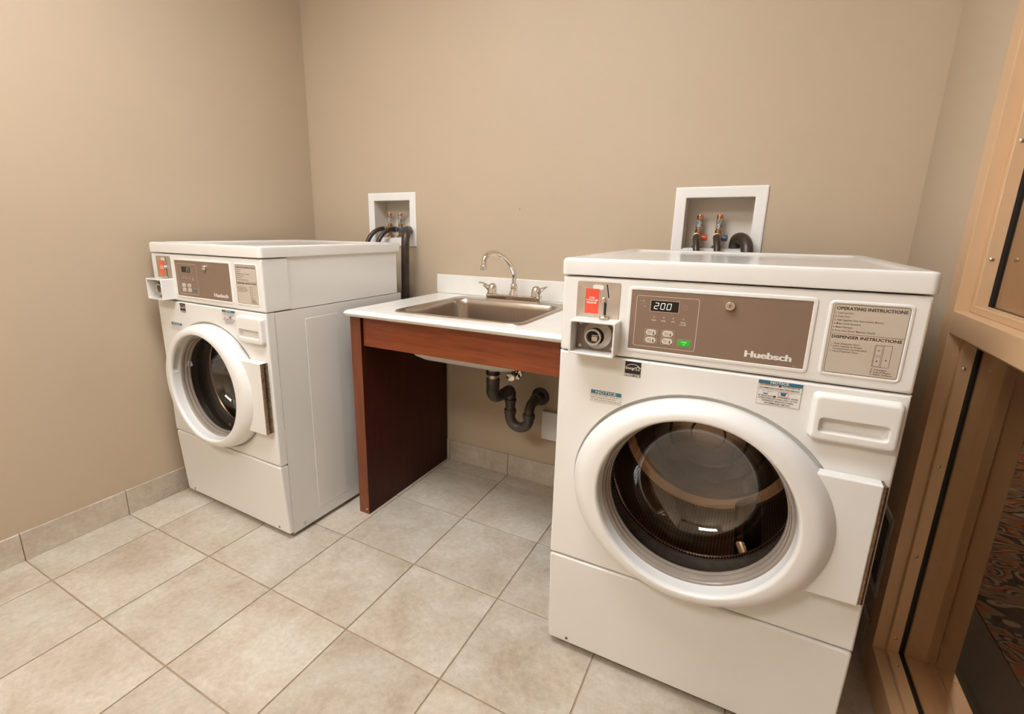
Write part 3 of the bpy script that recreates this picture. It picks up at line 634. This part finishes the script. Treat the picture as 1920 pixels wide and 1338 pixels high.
    sti = [(.1916 + (r_ * .0050) * math.sin(k * PI / 5), .8684 + (r_ * .0050) * math.cos(k * PI / 5)) for k, r_ in enumerate([1, .45] * 5)]
    b.loft([[(p[0], yy, p[1]) for p in stp], [(p[0], yy, p[1]) for p in sti]])
    b.text('energy', .1636, .8650, .0062, yy, wd=.0215, bold=.02, slant=.25)
    b.rectY(.1625, .1988, .8540, .8546, yy); b.text('ENERGY STAR', .1806, .8490, .0042, yy, wd=.0345, align='C', bold=.03)
    part(b, 'sticker_print', 'white_print', es)
    b = B(); b.loft([[(p[0], y, p[1]) for p in rr(.0856, .1594, .7720, .8012, .0006, 1)] for y in (.0002, ys_)], cap1=True); n1 = part(b, 'notice_sticker', 'sticker_white')
    b = B(); b.rectY(.0856, .1594, .7922, .8012, yy); part(b, 'sticker_band', 'sticker_blue', n1)
    b = B(); b.text('NOTICE', .1225, .7936, .0062, yy - .0003, wd=.050, align='C', bold=.01); part(b, 'band_text', 'white_print', n1)
    b = B(); b.frameY(.0856, .1594, .7720, .7922, .0005, yy, 0)
    for k, (s_, wd) in enumerate((('DOOR LOCK LIGHT must go out', .066), ('before attempting to open door.', .060), ('To open, push door in then pull out.', .070))): b.text(s_, .0878, .7874 - k * .0058, .0032, yy, wd=wd, bold=.01)
    part(b, 'sticker_text', 'mid_print', n1)
    b = B(); b.loft([[(p[0], y, p[1]) for p in rr(.4360, .5136, .8310, .8830, .0006, 1)] for y in (.0002, ys_)], cap1=True); n2 = part(b, 'notice_sticker', 'sticker_white')
    b = B(); b.rectY(.4360, .5136, .8756, .8830, yy); b.poly([(.4770, yy, .8610), (.4880, yy, .8610), (.4864, yy, .8535), (.4786, yy, .8535)]); b.rectY(.4472, .4548, .8538, .8556, yy); part(b, 'sticker_band', 'sticker_blue', n2)
    b = B(); b.text('NOTICE', .4735, .8769, .0050, yy - .0003, wd=.032, align='C', bold=.02); part(b, 'band_text', 'white_print', n2)
    b = B(); b.frameY(.4360, .5136, .8310, .8756, .0004, yy, 0).rectY(.4360, .5136, .8630, .8634, yy)
    for s_, z, wd, al in (('HIGH EFFICIENCY', .8716, .031, 0), ('RECOMMENDED FOR BEST PERFORMANCE', .8655, .070, 0), ('IF USING NON-', .8485, .026, 0), ('OVERSUDSING BY USING ONLY 1/3 THE', .8435, .069, 0), ('DETERGENT MANUFACTURERS', .8385, .056, 1), ('RECOMMENDED AMOUNT', .8335, .046, 1)):
        b.text(s_, .4392 if not al else .4745, z, .0032, yy, wd=wd, align='C' if al else 'L', bold=.015)
    b.text('DETERGENT IS', .4800, .8716, .0032, yy, wd=.029, bold=.015).text('DETERGENT, AVOID', .4732, .8485, .0032, yy, wd=.036, bold=.015)
    for ex_, ez_ in ((.4750, .8731), (.4680, .8500)): b.poly([(ex_ + .0030 * math.cos(k * PI / 8), yy, ez_ + .0020 * math.sin(k * PI / 8)) for k in range(16)])
    b.poly([(.4462, yy, .8602), (.4466, yy, .8602), (.4480, yy, .8538), (.4476, yy, .8534)]).poly([(.4560, yy, .8602), (.4564, yy, .8602), (.4550, yy, .8534), (.4546, yy, .8538)]).rectY(.4476, .4550, .8534, .8538, yy).rectY(.4462, .4640, .8600, .8604, yy).rectY(.4880, .4990, .8604, .8608, yy)
    part(b, 'sticker_text', 'dark_print', n2)
    b = B(); b.loft([[(.4826 + r_ * 1.35 * math.cos(k * PI / 12), yy - .0003, .8570 + r_ * math.sin(k * PI / 12)) for k in range(24)] for r_ in (.0072, .0064)]); part(b, 'warning_ring', 'sticker_orange', n2)
    b = B(); b.text('H', .4392, .8716, .0034, yy - .0003, bold=.03).text('E', .4488, .8716, .0034, yy - .0003, bold=.03); part(b, 'red_initials', 'sticker_orange', n2)
    return M
def world_loc(px, py, a):                  # front-left corner -> centre of the base
    c, s_ = math.cos(a), math.sin(a); x, y = WW / 2, DD / 2
    return (px + c * x - s_ * y, py + s_ * x + c * y, 0)
washerR = make_washer('washing_machine', 'white front-load coin washer beside the window, display lit with 200', world_loc(1.7762, -0.8714, 0.0016), 0.0016)
washerL = copy_tree(washerR); washerL.location = world_loc(0.0526, -0.9049, -0.0185); washerL.rotation_euler = (0, 0, -0.0185)
washerL['label'] = 'white front-load coin washer against the left wall, start button unlit'
def find(o, nm):
    for c in o.children:
        if c.name.split('.')[0] == nm: return c
        r = find(c, nm)
        if r: return r
b = B()
for k, ch in enumerate('20'): segdigit(b, ch, 0.2395 + k * .0115, 1.0112, .0072, .0130, -.0017)
dg = find(washerL, 'digits'); tmp = P(b).obj('digits_dim', 'digit_dim'); dg.data = tmp.data; bpy.data.objects.remove(tmp)
for nm, m in (('start_button', 'button_blue'), ('start_text', 'dim_line'), ('release_label', 'label_orange')):
    o = find(washerL, nm); o.data = o.data.copy(); o.data.materials[0] = MATS[m]

# ------------------------------------------------------------------ sink base, worktop, sink, faucet, drain
CT = 0.877; CXL, CXR, CY = 0.829, 1.752, -0.654
sb = thing('sink_stand', 'cherry-stained wooden sink stand open underneath between the two washers', 'sink stand', (1.29, -0.3, 0))
def spart(b_, n, m, p=None): bmesh.ops.translate(b_.bm, verts=b_.bm.verts, vec=(-1.29, 0.3, 0)); return b_.obj(n, m, p or sb)
for x0 in (0.826, 1.6890):
    b = B(); b.box(x0, x0 + .0520, -0.6125, -0.012, 0.0, 0.8512, bev=.0015); sp = spart(b, 'side_panel', 'wood_side_shaded')
    b = B(); b.box(x0 + .0005, x0 + .0515, -0.6145, -0.6125, 0.0005, 0.851, bev=.0006); spart(b, 'edge_band', 'wood_edge', sp)
    b = B(); b.lathe([(.0032, -.6146), (.0030, -.6154), (0, -.6156)], (x0 + .040, 0, .022), 'Y', 10); spart(b, 'nail_head', 'white_print', sp)
b = B(); b.box(0.881, 1.6830, -0.6030, -0.5840, 0.7320, 0.8512, bev=.0015); spart(b, 'apron', 'wood_front')
ct = thing('worktop', 'off-white laminate worktop with low backsplash around the sink', 'worktop', (1.29, -0.33, CT))
def cpart(b_, n, m): bmesh.ops.translate(b_.bm, verts=b_.bm.verts, vec=(-1.29, 0.33, -CT)); return b_.obj(n, m, ct)
SX0, SX1, SY0, SY1 = 1.008, 1.543, -0.590, -0.078       # sink rim
b = B(); n_ = 8
L_ = [[(p[0], p[1], z) for p in rr(SX0 + .02, SX1 - .02, SY0 + .02, SY1 - .02, .05, n_)] for z in (CT - .025, CT)]
for o_, z in ((-.016, CT), (-.009, CT - .0015), (-.003, CT - .0065), (0, CT - .0125), (-.003, CT - .0195), (-.009, CT - .0245)):
    L_.append([(min(max(p[0], CXL), CXR), min(p[1], -.0015), z) for p in rr(CXL - o_, CXR + o_, CY - o_, -0.0015, .006, n_)])
b.loft(L_, closev=True); cpart(b, 'slab', 'laminate')
b = B(); b.box(CXL, CXR, -0.0205, -0.0012, CT, 0.9665, bev=.004, seg=3); cpart(b, 'backsplash', 'laminate')
sk = thing('sink', 'square stainless steel drop-in sink in the white worktop', 'sink', (1.275, -0.33, CT))
def kpart(b_, n, m, p=None): bmesh.ops.translate(b_.bm, verts=b_.bm.verts, vec=(-1.275, 0.33, -CT)); return b_.obj(n, m, p or sk)
def sl(x0, x1, y0, y1, z, r): return [(p[0], p[1], z) for p in rr(x0, x1, y0, y1, r, 10)]
IX0, IX1, IY0, IY1 = 1.032, 1.519, -0.566, -0.148
b = B(); b.loft([sl(SX0, SX1, SY0, SY1, CT + .0005, .042), sl(SX0 + .0012, SX1 - .0012, SY0 + .0012, SY1 - .0012, CT + .0035, .042), sl(SX0 + .006, SX1 - .006, SY0 + .006, SY1 - .006, CT + .0052, .040), sl(IX0 - .010, IX1 + .010, IY0 - .010, IY1 + .008, CT + .0040, .055), sl(IX0, IX1, IY0, IY1, CT + .0025, .050), sl(IX0 + .005, IX1 - .005, IY0 + .005, IY1 - .005, CT - .004, .050), sl(IX0 + .008, IX1 - .008, IY0 + .008, IY1 - .008, CT - .02, .050), sl(IX0 + .018, IX1 - .018, IY0 + .018, IY1 - .018, CT - .146, .055), sl(IX0 + .026, IX1 - .026, IY0 + .026, IY1 - .026, CT - .166, .055), sl(IX0 + .045, IX1 - .045, IY0 + .045, IY1 - .045, CT - .179, .055), sl(1.235, 1.315, -.397, -.317, CT - .185, .035)], cap1=True); kpart(b, 'bowl', 'sink_steel')
b = B(); b.loft([sl(IX0 + .002, IX1 - .002, IY0 + .002, IY1 - .002, CT - .022, .052), sl(IX0 + .013, IX1 - .013, IY0 + .013, IY1 - .013, CT - .149, .058), sl(IX0 + .020, IX1 - .020, IY0 + .020, IY1 - .020, CT - .171, .058), sl(IX0 + .042, IX1 - .042, IY0 + .042, IY1 - .042, CT - .186, .058), sl(1.235, 1.315, -.397, -.317, CT - .192, .035)], cap1=True); kpart(b, 'undercoat', 'sink_coating')
b = B(); b.lathe([(.044, CT - .1838), (.044, CT - .1815), (.034, CT - .1815), (.028, CT - .1845), (0, CT - .1845)], (1.275, -.357, 0), 'Z', 32); kpart(b, 'drain_ring', 'chrome')
# faucet
FXc, FYc = 1.2800, -0.0950; FZ = CT + .0045
fa = thing('faucet', 'chrome two-handle gooseneck faucet at the back of the sink', 'faucet', (FXc, FYc, FZ))
def fpart(b_, n, m='chrome', p=None): bmesh.ops.translate(b_.bm, verts=b_.bm.verts, vec=(-FXc, -FYc, -FZ)); return b_.obj(n, m, p or fa)
b = B(); L_ = []
for o_, z in ((0, FZ), (.0005, FZ + .021), (-.001, FZ + .0235), (-.004, FZ + .0250)): L_.append([(p[0], p[1], z) for p in rr(FXc - .129 - o_, FXc + .129 + o_, FYc - .021 - o_, FYc + .021 + o_, .012, 6)])
b.loft(L_, cap0=True, cap1=True); fpart(b, 'base_plate')
b = B(); b.lathe([(.0205, FZ + .0240), (.0195, FZ + .030), (.0165, FZ + .046), (.0150, FZ + .050), (.0150, FZ + .052), (.0160, FZ + .054), (.0155, FZ + .064), (.0120, FZ + .072), (.0100, FZ + .073)], (FXc, FYc, 0), 'Z', 32); fpart(b, 'spout_hub')
d = Vector((-.2105, -.9776)); PT = [(0, .945), (0.0, .965), (.001, .985), (.008, 1.005), (.030, 1.034), (.064, 1.060), (.100, 1.0775), (.140, 1.0860), (.172, 1.0835), (.192, 1.0700), (.1985, 1.0500), (.2000, 1.0300)]
b = B(); b.tube([(FXc + d.x * s_, FYc + d.y * s_, z) for s_, z in PT], .0095, 18, 5, radii=[.0100, .0100, .0100, .0100, .0102, .0105, .0108, .0108, .0106, .0102, .0098, .0096]); sp = fpart(b, 'spout')
b = B(); e = (FXc + d.x * .2005, FYc + d.y * .2005, 0); b.lathe([(.0096, 1.040), (.0122, 1.039), (.0125, 1.024), (.0118, 1.021), (.0085, 1.021), (.0080, 1.026), (0, 1.026)], e, 'Z', 24); fpart(b, 'aerator', 'chrome', sp)
for s_ in (-1, 1):
    hx = FXc + s_ * .104
    b = B(); b.lathe([(.0235, FZ + .0245), (.0235, FZ + .028), (.0220, FZ + .031), (.0220, FZ + .040), (.0200, FZ + .053), (.0145, FZ + .063), (.007, FZ + .068), (0, FZ + .069)], (hx, FYc, 0), 'Z', 28); h = fpart(b, 'handle')
    b = B(); L_ = []
    for t_, wd, z, th in ((.006, .014, .040, .016), (.018, .014, .047, .013), (.031, .0145, .0575, .009), (.046, .016, .0660, .0050), (.057, .012, .0695, .0028)):
        px = hx + s_ * t_; py = FYc - .25 * t_
        L_.append([(px, py + wd * math.cos(k * PI / 6), FZ + z + th * math.sin(k * PI / 6)) for k in range(12)])
    b.loft(L_, cap0=True, cap1=True); fpart(b, 'lever', 'chrome', h)
# drain trap under the sink
tx, ty = 1.267, -0.250
dt = thing('drain_trap', 'black plastic drain trap curving from the sink into the wall', 'drain pipe', (tx, ty, 0.30))
def dpart(b_, n, m='abs_pipe', p=None): bmesh.ops.translate(b_.bm, verts=b_.bm.verts, vec=(-tx, -ty, -.30)); return b_.obj(n, m, p or dt)
b = B(); b.lathe([(.0215, .6845), (.0215, .560), (.0215, .548)], (tx, ty, 0), 'Z', 28); dpart(b, 'tailpiece', 'cast_steel')
b = B(); b.lathe([(.0225, .602), (.0285, .602), (.0290, .594), (.0285, .586), (.0225, .586)], (tx, ty, 0), 'Z', 28); dpart(b, 'slip_nut', 'rubber')
b = B(); b.lathe([(.0225, .568), (.0280, .568), (.0290, .564), (.0290, .550), (.0270, .544), (.0225, .544)], (tx, ty, 0), 'Z', 12); dpart(b, 'slip_nut')
b = B(); b.tube([(tx, ty, .546), (tx, ty, .526), (tx, ty, .506), (tx + .006, ty + .014, .486), (tx + .015, ty + .042, .482), (tx + .024, ty + .068, .488), (1.2985, -.155, .492), (1.3015, -.146, .474), (1.302, -.146, .450), (1.302, -.146, .395)], .0245, 22, 5, radii=[.0275, .0275, .0275, .0265, .0235, .0235, .0240, .0240, .0215, .0215]); dpart(b, 'elbow_pipe')
b = B(); 
U = [(1.302, -.146, .400)] + [(1.3475 - .0455 * math.cos(t_), -.146, .372 - .0455 * math.sin(t_)) for t_ in [PI * k / 8 for k in range(9)]] + [(1.393, -.146, .392)]
b.tube(U, .0225, 22, 3); dpart(b, 'trap_bend')
for x, z in ((1.302, .395), (1.393, .388)):
    b = B(); b.lathe([(.0222, z - .012), (.0268, z - .010), (.0272, z + .006), (.0255, z + .010), (.0215, z + .010)], (x, -.146, 0), 'Z', 24); dpart(b, 'collar')
b = B(); b.lathe([(.0222, .452), (.0265, .452), (.0265, .440), (.0222, .438)], (1.302, -.146, 0), 'Z', 24); dpart(b, 'collar')
b = B(); b.tube([(1.393, -.146, .390), (1.393, -.144, .412), (1.3925, -.128, .432), (1.390, -.095, .438), (1.387, -.04, .436), (1.386, -.003, .434)], .0215, 22, 5); dpart(b, 'wall_pipe')
b = B(); b.lathe([(.0222, -.070), (.0268, -.068), (.0268, -.052), (.0222, -.050)], (1.388, 0, .4365), 'Y', 24); dpart(b, 'collar')
b = B(); b.lathe([(.0225, -.010), (.0330, -.010), (.0420, -.005), (.0425, -.0005)], (1.386, 0, .434), 'Y', 28); dpart(b, 'wall_flange', 'rubber')
b = B(); b.loft([[(tx + .0279 * math.cos(t_), ty + .0279 * math.sin(t_), z) for t_ in [math.radians(-118 + 60 * k / 8) for k in range(9)] + [math.radians(-58 - 60 * k / 8) for k in range(9)]] for z in (.520, .538)]); dpart(b, 'pipe_label', 'label_green')
# supply stop valve and cover plate
sv = thing('stop_valve', 'small chrome shut-off valve on the wall beneath the sink', 'valve', (1.262, 0, .522))
def vp(b_, n, m='chrome'): bmesh.ops.translate(b_.bm, verts=b_.bm.verts, vec=(-1.262, 0, -.522)); return b_.obj(n, m, sv)
b = B(); b.lathe([(.026, -.0008), (.026, -.003), (.014, -.008), (.009, -.009)], (1.262, 0, .522), 'Y', 24); vp(b, 'escutcheon')
b = B(); b.tube([(1.262, -.004, .522), (1.262, -.055, .522)], .0085, 14, 0); vp(b, 'valve_body', 'brass')
b = B(); b.lathe([(.006, -.055), (.016, -.058), (.018, -.064), (.016, -.070), (0, -.072)], (1.262, 0, .522), 'Y', 20, sx=1.35); vp(b, 'valve_handle')
b = B(); b.tube([(1.262, -.035, .526), (1.262, -.035, .56), (1.258, -.045, .62), (1.255, -.06, .70)], .0048, 10, 5); vp(b, 'supply_tube', 'cast_steel')
b = B(); b.box(1.4040, 1.5700, -0.0200, -0.0005, 0.2370, 0.3720, bev=.003); o = b.obj('wall_cover', 'box_plastic', loc=(1.487, 0, .237)); tag(o, 'small white cover box on the wall under the sink by the right washer', 'cover box')

# ------------------------------------------------------------------ washer outlet boxes, valves and hoses
for i, (x0, z0) in enumerate(BX):
    t = thing('washer_outlet_box', ('white recessed outlet box with two valves above the left washer', 'white recessed outlet box with red and blue knobs above the right washer')[i], 'outlet box', (x0 + BW / 2, 0, z0), 0, 'washer outlet boxes')
    O = (x0 + BW / 2, 0, z0)
    def op(b_, n, m, p=None): bmesh.ops.translate(b_.bm, verts=b_.bm.verts, vec=[-c for c in O]); return b_.obj(n, m, p or t)
    def ol(o_, y, r=.003): return [(p[0], y, p[1]) for p in rr(x0 + o_, x0 + BW - o_, z0 + o_, z0 + BH - o_, r, 3)]
    b = B(); b.loft([ol(0, -.0005), ol(0, -.004), ol(.002, -.0062), ol(.006, -.007), ol(BF - .004, -.006), ol(BF - .001, -.0045), ol(BF, -.002), ol(BF, -.0005)], closev=True); op(b, 'trim_frame', 'box_plastic')
    b = B(); b.loft([ol(BF - .0005, -.0010), ol(BF - .0005, .100)], cap1=True); op(b, 'recess', 'box_inside')
    b = B(); b.box(x0 + BF, x0 + BW - BF, .012, .0995, z0 + BF, z0 + BF + .0040, bev=.001); op(b, 'recess_floor', 'box_plastic')
    for k, dx in enumerate((.085, .1535)):
        vx, vy = x0 + dx, .060
        b = B(); b.lathe([(.0185, z0 + BF + .004), (.0185, z0 + BF + .012), (.0130, z0 + BF + .016), (.0105, z0 + .060), (.0135, z0 + .066), (.0135, z0 + .096), (.0120, z0 + .098), (.0128, z0 + .100), (.0128, z0 + .108), (.0105, z0 + .110)], (vx, vy, 0), 'Z', 24); v_ = op(b, 'valve', 'brass')
        b = B(); b.tube([(vx, vy, z0 + .081), (vx, vy - .042, z0 + .083)], .0105, 16, 0); op(b, 'valve_outlet', 'brass', v_)
        b = B(); b.lathe([(.0108, z0 + .108), (.0108, z0 + .160), (.0100, z0 + .163), (.0085, z0 + .163), (0, z0 + .161)], (vx, vy, 0), 'Z', 24); op(b, 'hammer_arrestor', 'copper', v_)
        b = B(); b.lathe([(.0112, z0 + .113), (.0112, z0 + .148)], (vx, vy, 0), 'Z', 24); op(b, 'printed_sleeve', 'print_sleeve', v_)
        b = B(); b.lathe([(.0045, .010), (.0045, .014), (.0100, .0155), (.0112, .020), (.0112, .030), (.0095, .0335), (0, .0345)], (vx, vy - .020, z0 + .080), 'X', 22); op(b, 'knob', ('knob_red', 'knob_blue')[k], v_)
        col = ('left', 'right')[k]
        b = B(); r = .0112
        if i == 1: path = [(vx, vy - .043, z0 + .083), (vx, vy - .060, z0 + .084), (vx + .003, vy - .092, z0 + .074), (vx + .010, vy - .118, z0 + .040), (vx + .015, vy - .132, z0 - .02), (vx + .018, vy - .140, z0 - .12), (vx + .018, -.125, z0 - .26), (vx + .018, -.142, z0 - .30)]
        else: path = [(vx, vy - .043, z0 + .083), (vx - .004, vy - .060, z0 + .085), (vx - .016, vy - .096, z0 + .074), (vx - .030, vy - .128, z0 + .042), (vx - .036, vy - .148, z0 - .01), (vx - .038, vy - .165, z0 - .12), (vx - .038, -.135, z0 - .26), (vx - .038, -.165, z0 - .30)]
        b.tube(path, r, 16, 7); o = b.obj('supply_hose', 'hose_rubber', loc=path[-1])
        tag(o, 'thin black supply hose on the %s valve of the outlet box above the %s washer' % (col, ('left', 'right')[i]), 'hose', 'washer supply hoses')
        b = B(); b.lathe([(.0105, -.036), (.0145, -.036), (.0150, -.044), (.0145, -.053), (.0110, -.054)], (vx, vy, z0 + .083), 'Y', 12); c = b.obj('coupling', ('brass', 'knob_blue')[k] if i == 0 else 'brass', o); c.data.transform(Matrix.Translation([-q for q in path[-1]]))
    b = B()
    if i == 1: path = [(x0 + .213, .052, z0 + .045), (x0 + .213, .050, z0 + .062), (x0 + .219, .030, z0 + .078), (x0 + .234, -.010, z0 + .081), (x0 + .250, -.045, z0 + .068), (x0 + .258, -.066, z0 + .035), (x0 + .260, -.074, z0 - .02), (x0 + .260, -.078, z0 - .30), (x0 + .255, -.085, z0 - .62), (x0 + .245, -.130, z0 - .70)]
    else: path = [(x0 + .226, .052, z0 + .045), (x0 + .228, .046, z0 + .066), (x0 + .248, .010, z0 + .078), (x0 + .274, -.040, z0 + .080), (x0 + .292, -.075, z0 + .066), (x0 + .300, -.093, z0 + .030), (x0 + .300, -.098, z0 - .05), (x0 + .296, -.100, z0 - .30), (x0 + .285, -.110, z0 - .62), (x0 + .27, -.160, z0 - .70)]
    b.tube(path, .0195, 20, 7); o = b.obj('drain_hose', 'hose_rubber', loc=path[-1])
    tag(o, ('thick black drain hose dropping down the wall behind the left washer', 'thick black drain hose arching out of the right outlet box')[i], 'hose', 'washer drain hoses')
# a small nail hole in the back wall paint
b = B(); b.lathe([(.0022, -.0003), (.0016, -.0006), (0, -.0004)], (1.2530, 0, 1.265), 'Y', 10); o = b.obj('nail_hole', 'spot', loc=(1.253, 0, 1.265)); tag(o, 'tiny dark nail mark on the beige wall above the faucet', 'nail mark')
